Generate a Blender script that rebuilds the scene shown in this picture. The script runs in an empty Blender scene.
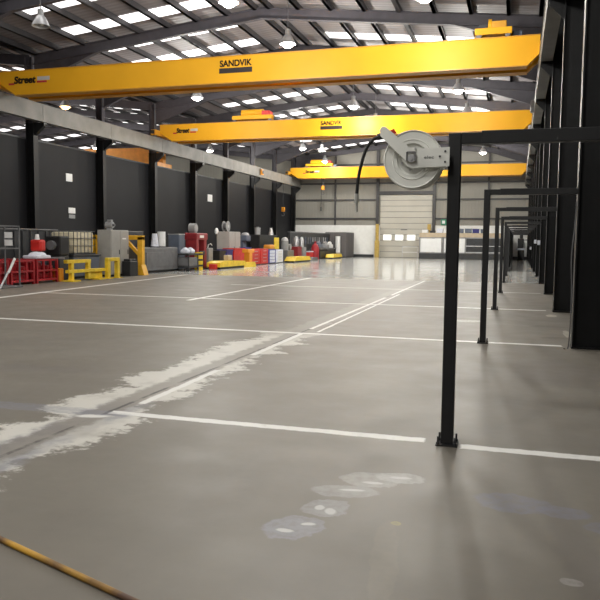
import bpy, bmesh, math, random
from mathutils import Vector, Matrix
random.seed(7)
PI = math.pi
SC = bpy.context.scene
C = SC.collection
BAY = 6.1
YK = [5.75 + BAY * k for k in range(12)]          # bay lines down the hall
XR, XL = 0.85, -22.7                              # hall-side faces of the two column rows
RIDGE, SLOPE, ZR = -11.0, 0.107, 11.9             # roof: ridge position, pitch, sheet height at ridge
YF, YB = 73.3, -8.0                              # far wall, back wall
XN = -46.2                                        # far side of the neighbouring bay
def roof_z(x):
    if x < XL - .2: return ZR - SLOPE * abs(x - (2 * (XL - .2) - RIDGE))
    return ZR - SLOPE * abs(x - RIDGE)

# ------------------------------------------------------------------ materials
def mat(name, col, rough=.5, metal=0., var=.12, scale=3., emit=None, bump=0., spec=.5, alpha=None):
    m = bpy.data.materials.new(name); m.use_nodes = True
    nt = m.node_tree; b = nt.nodes['Principled BSDF']
    b.inputs['Roughness'].default_value = rough; b.inputs['Metallic'].default_value = metal
    b.inputs['Specular IOR Level'].default_value = spec
    tc = nt.nodes.new('ShaderNodeTexCoord'); nz = nt.nodes.new('ShaderNodeTexNoise')
    nz.inputs['Scale'].default_value = scale; nz.inputs['Detail'].default_value = 5
    nt.links.new(tc.outputs['Object'], nz.inputs['Vector'])
    r = nt.nodes.new('ShaderNodeValToRGB')
    r.color_ramp.elements[0].position = .3; r.color_ramp.elements[1].position = .7
    r.color_ramp.elements[0].color = (*[max(0, c * (1 - var)) for c in col], 1)
    r.color_ramp.elements[1].color = (*[min(1, c * (1 + var)) for c in col], 1)
    nt.links.new(nz.outputs['Fac'], r.inputs['Fac']); nt.links.new(r.outputs['Color'], b.inputs['Base Color'])
    if emit:
        b.inputs['Emission Color'].default_value = (*emit[0], 1); b.inputs['Emission Strength'].default_value = emit[1]
    if bump:
        bp = nt.nodes.new('ShaderNodeBump'); bp.inputs['Strength'].default_value = bump; bp.inputs['Distance'].default_value = .02
        nt.links.new(nz.outputs['Fac'], bp.inputs['Height']); nt.links.new(bp.outputs['Normal'], b.inputs['Normal'])
    return m
M = {}
M['black'] = mat('black_paint', (.012, .012, .013), .45, var=.25)
M['colblack'] = mat('column_black', (.0045, .0045, .005), .5, var=.3, spec=.3)
M['dark'] = mat('dark_steel', (.03, .031, .034), .5, var=.25)
M['rafter'] = mat('rafter_grey', (.055, .05, .06), .55, var=.15)
M['purlin'] = mat('purlin_dark', (.028, .025, .028), .6, var=.15)
M['cranegrey'] = mat('runway_grey', (.20, .19, .172), .55, var=.2, scale=1.2)
M['yellow'] = mat('crane_yellow', (.78, .385, .014), .5, var=.05, scale=.6, spec=.25)
M['yellowdk'] = mat('crane_yellow_edge', (.62, .29, .02), .45, var=.1)
M['floor_yellow'] = mat('guard_yellow', (.80, .56, .03), .45, var=.15, scale=5)
M['amber'] = mat('gantry_amber', (.80, .42, .02), .45, var=.12)
M['orange'] = mat('machine_orange', (.78, .30, .02), .45, var=.12)
M['red'] = mat('stillage_red', (.34, .012, .018), .45, var=.3, scale=4)
M['redbright'] = mat('box_red', (.58, .025, .018), .45, var=.15)
M['redmach'] = mat('machine_red', (.24, .016, .022), .45, var=.2)
M['wall'] = mat('wall_charcoal', (.013, .013, .015), .6, var=.1, scale=.5, spec=.2)
M['farclad'] = mat('far_cladding', (.42, .40, .36), .6, var=.06, scale=.4)
M['farwhite'] = mat('white_block', (.86, .86, .83), .6, var=.04)
M['girt'] = mat('girt_dark', (.05, .048, .05), .5)
M['shutter'] = mat('shutter_cream', (.52, .495, .43), .5, var=.05, scale=.8)
M['white'] = mat('white_paint', (.80, .80, .79), .45, var=.04)
M['offwhite'] = mat('reel_white', (.80, .80, .75), .4, var=.05, scale=9)
M['grey'] = mat('machine_grey', (.28, .28, .28), .45, var=.12)
M['cabinet'] = mat('cabinet_grey', (.36, .345, .32), .45, var=.06)
M['midgrey'] = mat('mid_grey', (.13, .13, .135), .5, var=.2)
M['bluegrey'] = mat('blue_grey', (.10, .12, .16), .5, var=.15)
M['navy'] = mat('navy', (.02, .02, .16), .45, var=.2)
M['blue'] = mat('paint_blue', (.03, .04, .26), .45, var=.15)
M['silver'] = mat('silver', (.55, .55, .56), .35, .6, var=.08)
M['cream'] = mat('tank_cream', (.72, .64, .46), .5, var=.08)
M['rubber'] = mat('hose_rubber', (.012, .013, .013), .5, var=.2)
M['clear'] = mat('fitting_grey', (.45, .45, .42), .3, var=.1)
M['beige'] = mat('deck_beige', (.50, .40, .28), .6, var=.1)
M['wood'] = mat('post_ochre', (.50, .34, .08), .5, var=.2, scale=6)
M['green'] = mat('green_screen', (.075, .085, .07), .6, var=.2)
M['signgreen'] = mat('sign_green', (.02, .22, .12), .5)
M['ink'] = mat('lettering_black', (.02, .012, .01), .5, var=.1)
M['inkred'] = mat('lettering_red', (.45, .02, .03), .5, var=.1)
M['inkgrey'] = mat('lettering_grey', (.50, .46, .44), .5, var=.1)
M['cloth'] = mat('white_cloth', (.70, .72, .80), .8, var=.12, scale=8)
M['rust'] = None
M['bulb'] = mat('bulb', (1, 1, 1), .4, var=0, emit=((1, .93, .85), 40))
M['bulb_orange'] = mat('bulb_orange', (1, .6, .3), .4, var=0, emit=((1, .55, .22), 18))
M['rooflight'] = mat('rooflight_sheet', (.9, .9, .9), .5, var=.02, emit=((1, .98, .97), 2.6))
M['doorlight'] = mat('door_pane', (.9, .9, .9), .3, var=.02, emit=((1, 1, .98), 1.6))
def striped(name, base, dark, scale, axis=0, rough=.6):
    """profiled sheet: ribs along the slope"""
    m = mat(name, base, rough, var=.07, scale=.35); nt = m.node_tree; b = nt.nodes['Principled BSDF']
    tc = nt.nodes.new('ShaderNodeTexCoord'); w = nt.nodes.new('ShaderNodeTexWave')
    w.wave_type = 'BANDS'; w.bands_direction = 'XYZ'[axis]; w.inputs['Scale'].default_value = scale
    nt.links.new(tc.outputs['Object'], w.inputs['Vector'])
    bp = nt.nodes.new('ShaderNodeBump'); bp.inputs['Strength'].default_value = .35; bp.inputs['Distance'].default_value = .03
    nt.links.new(w.outputs['Fac'], bp.inputs['Height']); nt.links.new(bp.outputs['Normal'], b.inputs['Normal'])
    return m
M['sheet'] = striped('roof_sheet', (.21, .185, .19), None, 1.0, 1)
M['clad'] = striped('far_sheet', (.275, .262, .228), None, 1.0, 0)
M['ribbed'] = striped('ribbed_grey', (.13, .12, .12), None, 1.6, 1)
def rusty():
    m = bpy.data.materials.new('rusty_yellow'); m.use_nodes = True; nt = m.node_tree; b = nt.nodes['Principled BSDF']
    tc = nt.nodes.new('ShaderNodeTexCoord'); n = nt.nodes.new('ShaderNodeTexNoise')
    n.inputs['Scale'].default_value = 2.2; n.inputs['Detail'].default_value = 6
    r = nt.nodes.new('ShaderNodeValToRGB'); e = r.color_ramp.elements
    e[0].position = .42; e[0].color = (.10, .05, .03, 1); e[1].position = .62; e[1].color = (.55, .30, .03, 1)
    nt.links.new(tc.outputs['Object'], n.inputs['Vector']); nt.links.new(n.outputs['Fac'], r.inputs['Fac'])
    nt.links.new(r.outputs['Color'], b.inputs['Base Color']); b.inputs['Roughness'].default_value = .6
    return m
M['rust'] = rusty()

# ------------------------------------------------------------------ floor shader
class E_:
    """a scalar socket with arithmetic"""
    nt = None
    def __init__(s, v): s.v = v
    def op(s, o, *a, clamp=False):
        n = E_.nt.nodes.new('ShaderNodeMath'); n.operation = o; n.use_clamp = clamp
        for i, x in enumerate((s,) + a):
            x = x.v if isinstance(x, E_) else x
            if isinstance(x, (int, float)): n.inputs[i].default_value = x
            else: E_.nt.links.new(x, n.inputs[i])
        return E_(n.outputs[0])
    def __add__(s, o): return s.op('ADD', o)
    def __sub__(s, o): return s.op('SUBTRACT', o)
    def __mul__(s, o): return s.op('MULTIPLY', o)
    def abs(s): return s.op('ABSOLUTE')
    def max(s, o): return s.op('MAXIMUM', o)
    def min(s, o): return s.op('MINIMUM', o)
    def sq(s): return s.op('MULTIPLY', s)
    def step(s, lo, hi):
        n = E_.nt.nodes.new('ShaderNodeMapRange'); n.interpolation_type = 'SMOOTHSTEP'
        E_.nt.links.new(s.v, n.inputs['Value'])
        n.inputs['From Min'].default_value = lo; n.inputs['From Max'].default_value = hi
        return E_(n.outputs['Result'])
def floor_material():
    m = bpy.data.materials.new('concrete_floor'); m.use_nodes = True
    nt = m.node_tree; E_.nt = nt; b = nt.nodes['Principled BSDF']
    tc = nt.nodes.new('ShaderNodeTexCoord'); sep = nt.nodes.new('ShaderNodeSeparateXYZ')
    nt.links.new(tc.outputs['Object'], sep.inputs[0]); X = E_(sep.outputs[0]); Y = E_(sep.outputs[1])
    def noise(sc, detail=5, rough=.55, stretch=(1, 1, 1)):
        mp = nt.nodes.new('ShaderNodeMapping'); mp.inputs['Scale'].default_value = stretch
        nt.links.new(tc.outputs['Object'], mp.inputs['Vector'])
        n = nt.nodes.new('ShaderNodeTexNoise'); n.inputs['Scale'].default_value = sc
        n.inputs['Detail'].default_value = detail; n.inputs['Roughness'].default_value = rough
        nt.links.new(mp.outputs[0], n.inputs['Vector']); return E_(n.outputs['Fac'])
    nA = noise(.35, 6); nB = noise(1.6, 6, .6); nC = noise(9, 4); nS = noise(.9, 4, .6, (1, .18, 1)); nW = noise(5.5, 4); nD = noise(15, 4, .6); nP = noise(4.3, 4); nQ = noise(19, 4, .6)
    nE = noise(5, 5, .65); nX = noise(1.1, 4, .6, (.35, 1.2, 1))
    wob = (nE - .5)
    Xw = X + wob * .06; Yw = Y + wob * .06
    def seg_x(y0, x0, x1, w):     # painted line across the hall
        d = (Yw - y0).abs().max((Xw - (x0 + x1) / 2).abs() - (x1 - x0) / 2 + w)
        return d.step(w + .012, w - .012)
    def seg_y(x0, y0, x1, y1, w): # painted line down the hall, slightly skewed
        k = (x1 - x0) / (y1 - y0)
        d = (Xw - ((Y - y0) * k + x0)).abs().max((Y - (y0 + y1) / 2).abs() - (y1 - y0) / 2 + w)
        return d.step(w + .012, w - .012)
    def blob(x, y, rx, ry, rot=0, soft=.35, amp=.9):
        c, s = math.cos(rot), math.sin(rot); wk = min(.34, 1.1 * min(rx, ry)); dx = X - x + (nP - .5) * wk + (nD - .5) * (wk * .35); dy = Y - y + (nW - .5) * wk + (nQ - .5) * (wk * .35)
        u = (dx * c + dy * s) * (1 / rx); v = (dy * c - dx * s) * (1 / ry)
        d = (u.sq() + v.sq()).op('SQRT') + (nD - .5) * (amp * .35)
        return d.step(1 + soft, 1 - soft)
    # base
    base = (nA - .5) * .14 + (nB - .5) * .16 + (nX - .5) * .14 + (nC - .5) * .07
    def ramp(fac, c0, c1):
        r = nt.nodes.new('ShaderNodeValToRGB'); r.color_ramp.elements[0].color = (*c0, 1); r.color_ramp.elements[1].color = (*c1, 1)
        nt.links.new(fac.v, r.inputs['Fac']); return r.outputs['Color']
    col = ramp((base * 2.3 + .5), (.108, .096, .078), (.226, .204, .168))
    def mix(col, fac, c):
        n = nt.nodes.new('ShaderNodeMix'); n.data_type = 'RGBA'
        nt.links.new(fac.v, n.inputs[0]); nt.links.new(col, n.inputs[6])
        if isinstance(c, tuple): n.inputs[7].default_value = (*c, 1)
        else: nt.links.new(c, n.inputs[7])
        return n.outputs[2]
    # polished resin floor beyond the sixth bay
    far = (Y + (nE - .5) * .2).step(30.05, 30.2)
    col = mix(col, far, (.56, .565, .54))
    near = E_(far.v) * -1 + 1
    # tyre and dirt marks
    col = mix(col, (nS.step(.50, .72)) * .38 * near, (.13, .115, .10))
    for (x, y, rx, ry, rot) in ((.35, 3.9, .10, 1.2, .1), (.5, 9.5, .5, .9, 0), (1., 14.2, .3, .35, 0), (1.0, 16.2, .35, .3, 0), (-9, 9, 1.6, .3, .1), (-6.2, 7.4, 1.4, .22, .1), (-2, 20, .8, .5, 0)):
        col = mix(col, blob(x, y, rx, ry, rot) * .42, (.13, .115, .105))
    # dusty band either side of the saw-cut joint, bluish in the middle
    jx = X + 3.62
    band = ((jx + .12 + (nX - .5) * 1.5 + (nE - .5) * .7 + (nD - .5) * .4).abs()).step(.52, .36) * (Y.step(12.6, 11.0)) * (nB.step(.25, .5) * .5 + .5)
    col = mix(col, band * .92, (.62, .60, .55))
    inner = ((jx + (nE - .5) * .35).abs()).step(.30, .16) * Y.step(6.6, 5.7)
    col = mix(col, inner * .85 * nB.step(.3, .55), (.23, .23, .255))
    worn = ((jx + .06 + (nE - .5) * .3).abs()).step(.20, .10) * Y.step(40, 10)
    col = mix(col, worn * .75, (.175, .155, .13))
    far_band = ((jx + .1 + (nE - .5) * .5).abs()).step(.30, .2) * Y.step(11, 13) * near
    col = mix(col, far_band * .30, (.42, .40, .37))
    # joint
    col = mix(col, (jx + (nE - .5) * .05).abs().step(.030, .012) * near * nB.step(.36, .5), (.05, .045, .04))
    # white paint
    paint = seg_x(5.8, -3.6, -.68, .062).max(seg_x(5.72, -.38, 2.2, .062))
    for s in ((11.95, -16, .72, .07), (18.15, -13.5, .7, .07), (24.3, -10, .75, .06)): paint = paint.max(seg_x(*s) * (nB.step(.25, .42)))
    for s in ((-3.50, 6.2, -3.53, 8.15, .042), (-3.54, 9.4, -3.57, 11.9, .045), (-3.60, 12.6, -3.62, 20.5, .04), (-3.62, 21.5, -3.66, 30, .04), (-3.36, 12.2, -3.45, 22, .03),
              (-8.40, 17.4, -8.64, 30.1, .075), (-13.3, 15, -14.9, 33.5, .10), (-15.0, 33.5, -15.2, 52, .06)): paint = paint.max(seg_y(*s))
    paint = paint.max(blob(-3.66, 5.62, .16, .06, .3) * .9)
    col = mix(col, paint * (nC.step(.15, .45) * .35 + .65), (.74, .73, .70))
    col = mix(col, seg_y(-12.2, 30.4, -12.6, 70, .05) * .5, (.6, .6, .58))
    # swept stains in front of the first post
    for (x, y, rx, ry, rot, k, c) in ((-.90, 4.70, .20, .15, .1, .7, (.42, .41, .395)), (-.72, 4.80, .16, .10, 0, .8, (.48, .47, .455)), (-1.02, 4.42, .22, .11, .2, .6, (.38, .375, .37)), (-1.06, 4.10, .14, .14, .5, .6, (.38, .38, .40)),
                                (-1.17, 3.76, .17, .16, .6, .75, (.27, .28, .33)), (.02, 4.55, .24, .16, 0, .85, (.165, .165, .205)), (.32, 4.48, .16, .10, 0, .8, (.165, .165, .205)), (.6, 4.3, .18, .10, 0, .7, (.165, .165, .205)),
                                (-.60, 3.5, .07, .5, .12, .13, (.33, .29, .2)), (-.62, 4.0, .03, .03, 0, .6, (.45, .38, .12)), (-4.6, 5.72, 1.2, .12, .02, .6, (.19, .20, .25)), (-.95, 15.1, .28, .22, 0, .7, (.50, .48, .44)),
                                (.30, 3.55, .05, .04, 0, .6, (.42, .40, .38)), (.78, 16.9, .12, .25, 0, .9, (.55, .50, .42)), (.9, 13.6, .06, .5, 0, .6, (.55, .50, .42)), (.66, 12.9, .22, .16, 0, .8, (.10, .085, .07)), (.62, 14.6, .34, .2, 0, .85, (.10, .085, .07))):
        bl = blob(x, y, rx, ry, rot, .12); rim = bl * (bl * -1 + 1) * 4
        col = mix(col, (bl * (nD.step(.3, .65) * .5 + .4) + rim * .25) * k, c)
    # bright flecks inside the swept stains
    for (x, y, rx, ry, rot) in ((-.88, 4.64, .07, .025, .1), (-.72, 4.80, .07, .025, .1), (-.98, 4.46, .08, .022, .2), (-1.02, 4.06, .035, .05, .3), (-1.10, 4.10, .03, .04, 0), (-1.2, 3.70, .05, .025, 0), (-1.1, 3.83, .04, .02, .3)):
        col = mix(col, blob(x, y, rx, ry, rot, .25, 2.4) * .75, (.62, .61, .60))
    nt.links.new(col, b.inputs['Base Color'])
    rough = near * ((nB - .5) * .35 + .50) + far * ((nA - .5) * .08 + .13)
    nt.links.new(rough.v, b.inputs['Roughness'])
    bp = nt.nodes.new('ShaderNodeBump'); bp.inputs['Strength'].default_value = .08; bp.inputs['Distance'].default_value = .01
    nt.links.new((nC * near).v, bp.inputs['Height']); nt.links.new(bp.outputs['Normal'], b.inputs['Normal'])
    return m
M['floor'] = floor_material()

# ------------------------------------------------------------------ mesh building
class MB:
    def __init__(s): s.bm = bmesh.new()
    def box(s, x0, x1, y0, y1, z0, z1, bev=0, rot=None):
        c = Vector(((x0 + x1) / 2, (y0 + y1) / 2, (z0 + z1) / 2))
        r = bmesh.ops.create_cube(s.bm, size=1)
        bmesh.ops.scale(s.bm, vec=(abs(x1 - x0), abs(y1 - y0), abs(z1 - z0)), verts=r['verts'])
        if bev:
            es = list({e for v in r['verts'] for e in v.link_edges})
            q = bmesh.ops.bevel(s.bm, geom=es, offset=bev, segments=2, affect='EDGES', profile=.5)
            vs = list({v for f in q['faces'] for v in f.verts} | {v for v in r['verts'] if v.is_valid})
        else: vs = r['verts']
        if rot: bmesh.ops.rotate(s.bm, cent=(0, 0, 0), matrix=Matrix.Rotation(rot[0], 3, rot[1]), verts=vs)
        bmesh.ops.translate(s.bm, vec=c, verts=vs); return s
    def cyl(s, p0, p1, r, seg=12, r2=None, caps=True):
        p0, p1 = Vector(p0), Vector(p1); d = p1 - p0
        q = bmesh.ops.create_cone(s.bm, cap_ends=caps, segments=seg, radius1=r, radius2=r if r2 is None else r2, depth=d.length)
        bmesh.ops.rotate(s.bm, cent=(0, 0, 0), matrix=d.to_track_quat('Z', 'Y').to_matrix(), verts=q['verts'])
        bmesh.ops.translate(s.bm, vec=(p0 + p1) / 2, verts=q['verts']); return s
    def bar(s, p0, p1, w, t=None):
        """square-section member between two points"""
        t = t or w; p0, p1 = Vector(p0), Vector(p1); d = p1 - p0
        r = bmesh.ops.create_cube(s.bm, size=1)
        bmesh.ops.scale(s.bm, vec=(w, t, d.length), verts=r['verts'])
        bmesh.ops.rotate(s.bm, cent=(0, 0, 0), matrix=d.to_track_quat('Z', 'Y').to_matrix(), verts=r['verts'])
        bmesh.ops.translate(s.bm, vec=(p0 + p1) / 2, verts=r['verts']); return s
    def sphere(s, c, r, sc=(1, 1, 1), u=14, v=8):
        q = bmesh.ops.create_uvsphere(s.bm, u_segments=u, v_segments=v, radius=r)
        bmesh.ops.scale(s.bm, vec=sc, verts=q['verts']); bmesh.ops.translate(s.bm, vec=c, verts=q['verts']); return s
    def prism(s, pts, axis, a, b):
        """polygon of 2D points extruded along an axis from a to b"""
        def P(u, v, w): return {'x': (w, u, v), 'y': (u, w, v), 'z': (u, v, w)}[axis]
        A = [s.bm.verts.new(P(u, v, a)) for u, v in pts]; B = [s.bm.verts.new(P(u, v, b)) for u, v in pts]
        s.bm.faces.new(A); s.bm.faces.new(B[::-1]); n = len(pts)
        for i in range(n): s.bm.faces.new((A[i], B[i], B[(i + 1) % n], A[(i + 1) % n]))
        return s
    def lathe(s, prof, c=(0, 0, 0), axis='z', seg=20):
        rings = []
        for (r, z) in prof:
            ring = []
            for i in range(seg):
                a = 2 * PI * i / seg; u, v = r * math.cos(a), r * math.sin(a)
                p = {'z': (u, v, z), 'y': (u, z, v), 'x': (z, u, v)}[axis]
                ring.append(s.bm.verts.new((c[0] + p[0], c[1] + p[1], c[2] + p[2])))
            rings.append(ring)
        for k in range(len(rings) - 1):
            for i in range(seg):
                s.bm.faces.new((rings[k][i], rings[k][(i + 1) % seg], rings[k + 1][(i + 1) % seg], rings[k + 1][i]))
        for ring in (rings[0], rings[-1]):
            try: s.bm.faces.new(ring)
            except ValueError: pass
        return s
    def tube(s, pts, r, seg=10):
        pts = [Vector(p) for p in pts]; rings = []; up = Vector((0, 0, 1))
        for i, p in enumerate(pts):
            d = (pts[min(i + 1, len(pts) - 1)] - pts[max(i - 1, 0)]).normalized()
            a = d.cross(Vector((0, 1, 0)))
            if a.length < 1e-3: a = d.cross(Vector((1, 0, 0)))
            a.normalize(); b = d.cross(a)
            rr = r[i] if isinstance(r, (list, tuple)) else r
            rings.append([s.bm.verts.new(p + (a * math.cos(2 * PI * k / seg) + b * math.sin(2 * PI * k / seg)) * rr) for k in range(seg)])
        for k in range(len(rings) - 1):
            for i in range(seg): s.bm.faces.new((rings[k][i], rings[k][(i + 1) % seg], rings[k + 1][(i + 1) % seg], rings[k + 1][i]))
        s.bm.faces.new(rings[0][::-1]); s.bm.faces.new(rings[-1]); return s
    def build(s, name, m, parent=None, loc=None, smooth=False):
        bmesh.ops.recalc_face_normals(s.bm, faces=s.bm.faces[:])
        me = bpy.data.meshes.new(name); s.bm.to_mesh(me); s.bm.free()
        if smooth:
            for p in me.polygons: p.use_smooth = True
            me.set_sharp_from_angle(angle=math.radians(40))
        me.materials.append(M[m] if isinstance(m, str) else m)
        o = bpy.data.objects.new(name, me); C.objects.link(o)
        if parent: o.parent = parent
        if loc: o.location = loc
        return o
def thing(name, label, cat, loc=(0, 0, 0), rz=0, group=None):
    o = bpy.data.objects.new(name, None); C.objects.link(o); o.empty_display_size = .2
    o.location = loc; o.rotation_euler.z = rz; o['label'] = label; o['category'] = cat
    if group: o['group'] = group
    return o
def tag(o, label, cat, group=None):
    o['label'] = label; o['category'] = cat
    if group: o['group'] = group
    return o
def struct(o, label=None, cat=None, group=None):
    o['kind'] = 'structure'
    if label: o['label'] = label
    if cat: o['category'] = cat
    if group: o['group'] = group
    return o
def dup(root, loc, label=None, rz=None, group=None):
    r = root.copy(); C.objects.link(r); r.location = loc
    if rz is not None: r.rotation_euler.z = rz
    if label: r['label'] = label
    if group: r['group'] = group
    for ch in list(root.children):
        c = ch.copy(); C.objects.link(c); c.parent = r
        for g in list(ch.children):
            d = g.copy(); C.objects.link(d); d.parent = c
    return r
def text(s, name, m, parent, loc, height, width=None, shear=0., bold=0., ry=0., depth=.004, heavy=0.):
    """lettering standing in the XZ plane facing -Y; loc = lower left corner"""
    cu = bpy.data.curves.new('lettering', 'FONT'); cu.body = s; cu.size = 1; cu.extrude = depth; cu.shear = shear; cu.offset = bold
    t = bpy.data.objects.new('lettering_curve', cu); C.objects.link(t)
    dg = bpy.context.evaluated_depsgraph_get(); me = bpy.data.meshes.new_from_object(t.evaluated_get(dg))
    bpy.data.objects.remove(t); bpy.data.curves.remove(cu)
    xs = [v.co.x for v in me.vertices]; ys = [v.co.y for v in me.vertices]
    w, h_ = max(xs) - min(xs), max(ys) - min(ys); sy = height / h_; sx = (width / w) if width else sy
    x0, y0 = min(xs), min(ys)
    for v in me.vertices: v.co = Vector(((v.co.x - x0) * sx, -v.co.z, (v.co.y - y0) * sy))
    if heavy:
        bm = bmesh.new(); bm.from_mesh(me); geo = bm.verts[:] + bm.edges[:] + bm.faces[:]
        for dx, dz in ((heavy, 0), (0, heavy), (heavy, heavy)):
            q = bmesh.ops.duplicate(bm, geom=geo); bmesh.ops.translate(bm, vec=(dx, -.0008 * (1 + (dz > 0)), dz), verts=[v for v in q['geom'] if isinstance(v, bmesh.types.BMVert)])
        bm.to_mesh(me); bm.free()
    me.materials.clear(); me.materials.append(M[m]); me.name = name
    o = bpy.data.objects.new(name, me); C.objects.link(o); o.parent = parent; o.location = loc; o.rotation_euler.y = ry
    return o
ORD = ['first', 'second', 'third', 'fourth', 'fifth', 'sixth', 'seventh', 'eighth', 'ninth', 'tenth', 'eleventh', 'twelfth', 'thirteenth']

# ------------------------------------------------------------------ shell
struct(MB().box(XN, 1.9, YB, YF + .3, -.2, 0).build('floor', 'floor'), 'grey concrete floor with white painted lines and a polished far end', 'floor')
def roof_panel(x0, x1, z0, z1):
    return MB().prism([(x0, z0), (x1, z1), (x1, z1 + .08), (x0, z0 + .08)], 'y', YB, YF + .3)
for i, (x0, x1) in enumerate(((XL - .2, RIDGE), (RIDGE, 1.9))):
    struct(roof_panel(x0, x1, roof_z(x0 + 1e-4), roof_z(x1)).build('ceiling', 'sheet'), ('left' if i == 0 else 'right') + ' slope of the grey sheeted roof over the hall', 'roof')
RN = 2 * (XL - .2) - RIDGE
for i, (x0, x1) in enumerate(((XN, RN), (RN, XL - .2))):
    struct(roof_panel(x0, x1, ZR - SLOPE * abs(x0 - RN), ZR - SLOPE * abs(x1 - RN)).build('ceiling', 'sheet'), ('far' if i == 0 else 'near') + ' roof slope of the bay beyond the charcoal wall', 'roof')
struct(MB().box(1.6, 1.8, YB, YF + .3, 0, 10.8).build('wall_right', 'colblack'), 'black wall behind the right hand columns', 'wall')
struct(MB().box(XN, 1.8, YB - .2, YB, 0, 12).build('wall_back', 'wall'), 'charcoal wall behind the camera', 'wall')
struct(MB().box(XN - .2, XN, YB, YF + .3, 0, 10).build('wall_outer', 'wall'), 'far side wall of the neighbouring bay', 'wall')
wl = MB(); wl.box(XL - .56, XL - .48, YB, YF, 0, 6.43)
struct(wl.build('wall_left', 'wall'), 'charcoal partition wall on the left behind the machinery', 'wall')
struct(MB().box(XL - .60, XL - .44, YB, YF, 6.43, 6.5).build('trim_1', 'dark'), 'dark capping along top of the charcoal wall', 'trim')
# far wall: white block below, sheeting above, both cut round the shutter
D0, D1, DZ = -13.66, -8.37, 6.41
def gable(x0, x1, z0, xs):
    pts = [(x0, z0), (x1, z0), (x1, roof_z(x1 - 1e-3))] + [(x, ZR) for x in xs] + [(x0, roof_z(x0 + 1e-3))]
    return pts
w = MB()
w.prism([(XL - .2, 3.29), (D0, 3.29), (D0, DZ), (D1, DZ), (D1, 3.29), (1.8, 3.29), (1.8, roof_z(1.8)), (RIDGE, ZR), (XL - .2, roof_z(XL - .199))], 'y', YF, YF + .2)
struct(w.build('wall_far', 'clad'), 'beige sheeted end wall with dark rails', 'wall')
struct(MB().box(XL - .2, D0, YF - .06, YF + .2, 0, 3.29).box(D1, 1.6, YF - .06, YF + .2, 0, 3.29).build('trim_2', 'farwhite'), 'white lower band of the end wall', 'wall')
struct(MB().box(XL - .2, D0 - .6, YF - .12, YF - .06, 0, .28).box(D1 + .6, 1.6, YF - .12, YF - .06, 0, .28).build('baseboard_far', 'dark'), 'dark skirting at foot of the white end wall', 'skirting')
w = MB(); w.prism([(XN, 0), (XL - .2, 0), (XL - .2, roof_z(XL - .201)), (RN, ZR), (XN, ZR - SLOPE * abs(XN - RN))], 'y', YF, YF + .2)
struct(w.build('wall_end', 'clad'), 'end wall of the neighbouring bay', 'wall')
for j, z in enumerate((3.97, 5.89, 7.58, 9.5)):
    g = MB()
    for a, b_ in ((XL, D0 - .15), (D1 + .15, 1.5)) if z < DZ + .3 else ((XL, 1.5),): g.box(a, b_, YF - .16, YF, z - .08, z + .08)
    struct(g.build('trim_%d' % (3 + j), 'girt'), ORD[j] + ' dark horizontal rail up from the floor on the end wall', 'rail')
for j, (x, wd) in enumerate(((-18.4, .15), (-13.92, .28), (-8.17, .28), (-2.92, .18))):
    p = MB().box(x - wd / 2, x + wd / 2, YF - .3, YF - .06, 3.29 if j in (0, 3) else 0, roof_z(x) - .05)
    struct(p.build('trim_%d' % (7 + j), 'girt'), ('wind post left of the shutter, nearer the corner', 'dark post on left edge of the shutter', 'dark post on right edge of the shutter', 'wind post on the end wall right of the shutter')[j], 'post')
struct(MB().box(D0 - .13, D1 + .07, YF - .34, YF - .02, DZ, DZ + .32).build('trim_11', 'girt'), 'dark beam over the roller shutter', 'beam')

# sectional door
d = struct(thing('door_1', 'cream sectional shutter door with three small lit panes', 'door', (0, 0, 0)))
sl = MB(); n = 11
for i in range(n):
    z0 = DZ * i / n; z1 = DZ * (i + 1) / n
    sl.box(D0, D1, YF - .02, YF + .06, z0 + .025, z1 - .012, .012)
sl.build('door_panel', 'shutter', d); MB().box(D0, D1, YF + .015, YF + .05, 0, DZ).build('seam_backing', 'midgrey', d)
for i, x in enumerate((-13.29, -12.06, -10.84)):
    MB().box(x - .06, x + .88, YF - .05, YF - .02, 1.72, 2.37, .02).build('pane_frame', 'shutter', d)
    MB().box(x, x + .82, YF - .06, YF - .04, 1.78, 2.31).build('pane', 'doorlight', d)
MB().box(-11.5, -10.85, YF - .045, YF - .02, 2.81, 2.88).build('handle', 'midgrey', d)

# ------------------------------------------------------------------ roof structure
for k, y in enumerate(YK):
    m = MB()
    def raf(x0, x1, z0a, z0b, dpt):
        # I-section: web and two flanges
        m.prism([(x0, z0a), (x1, z0b), (x1, z0b - dpt), (x0, z0a - dpt)], 'y', y - .012, y + .012)
        for o, t in ((0, -.03), (-dpt + .03, -.03)):
            m.prism([(x0, z0a + o), (x1, z0b + o), (x1, z0b + o + t), (x0, z0a + o + t)], 'y', y - .11, y + .11)
    top = lambda x: roof_z(x) - .2
    raf(XL + .0, RIDGE, top(XL + .001), top(RIDGE), .48); raf(RIDGE, 1.45, top(RIDGE), top(1.45), .48)
    for xa, xb in ((XL, XL + 3.6), (XR + .6, XR - 3.6)):     # haunches
        za, zb = top(xa + (.01 if xa < -5 else 0)) - .48, top(xb) - .48
        m.prism([(xa, za), (xb, zb), (xa, za - .95)], 'y', y - .012, y + .012)
        m.prism([(xa, za - .95), (xb, zb), (xb, zb + .03), (xa, za - .92)], 'y', y - .11, y + .11)
    struct(m.build('rafter', 'rafter'), ORD[k] + ' roof rafter down the hall from the camera', 'rafter')
    m = MB()
    za = ZR - SLOPE * abs(XN - RN) - .2; zb = roof_z(XL - .201) - .2
    for x0, x1, z0, z1 in ((XN, RN, za, ZR - .2), (RN, XL - .21, ZR - .2, zb)):
        m.prism([(x0, z0), (x1, z1), (x1, z1 - .48), (x0, z0 - .48)], 'y', y - .1, y + .1)
    struct(m.build('rafter', 'rafter'), ORD[k] + ' rafter of the neighbouring bay beyond the charcoal wall', 'rafter')
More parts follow.
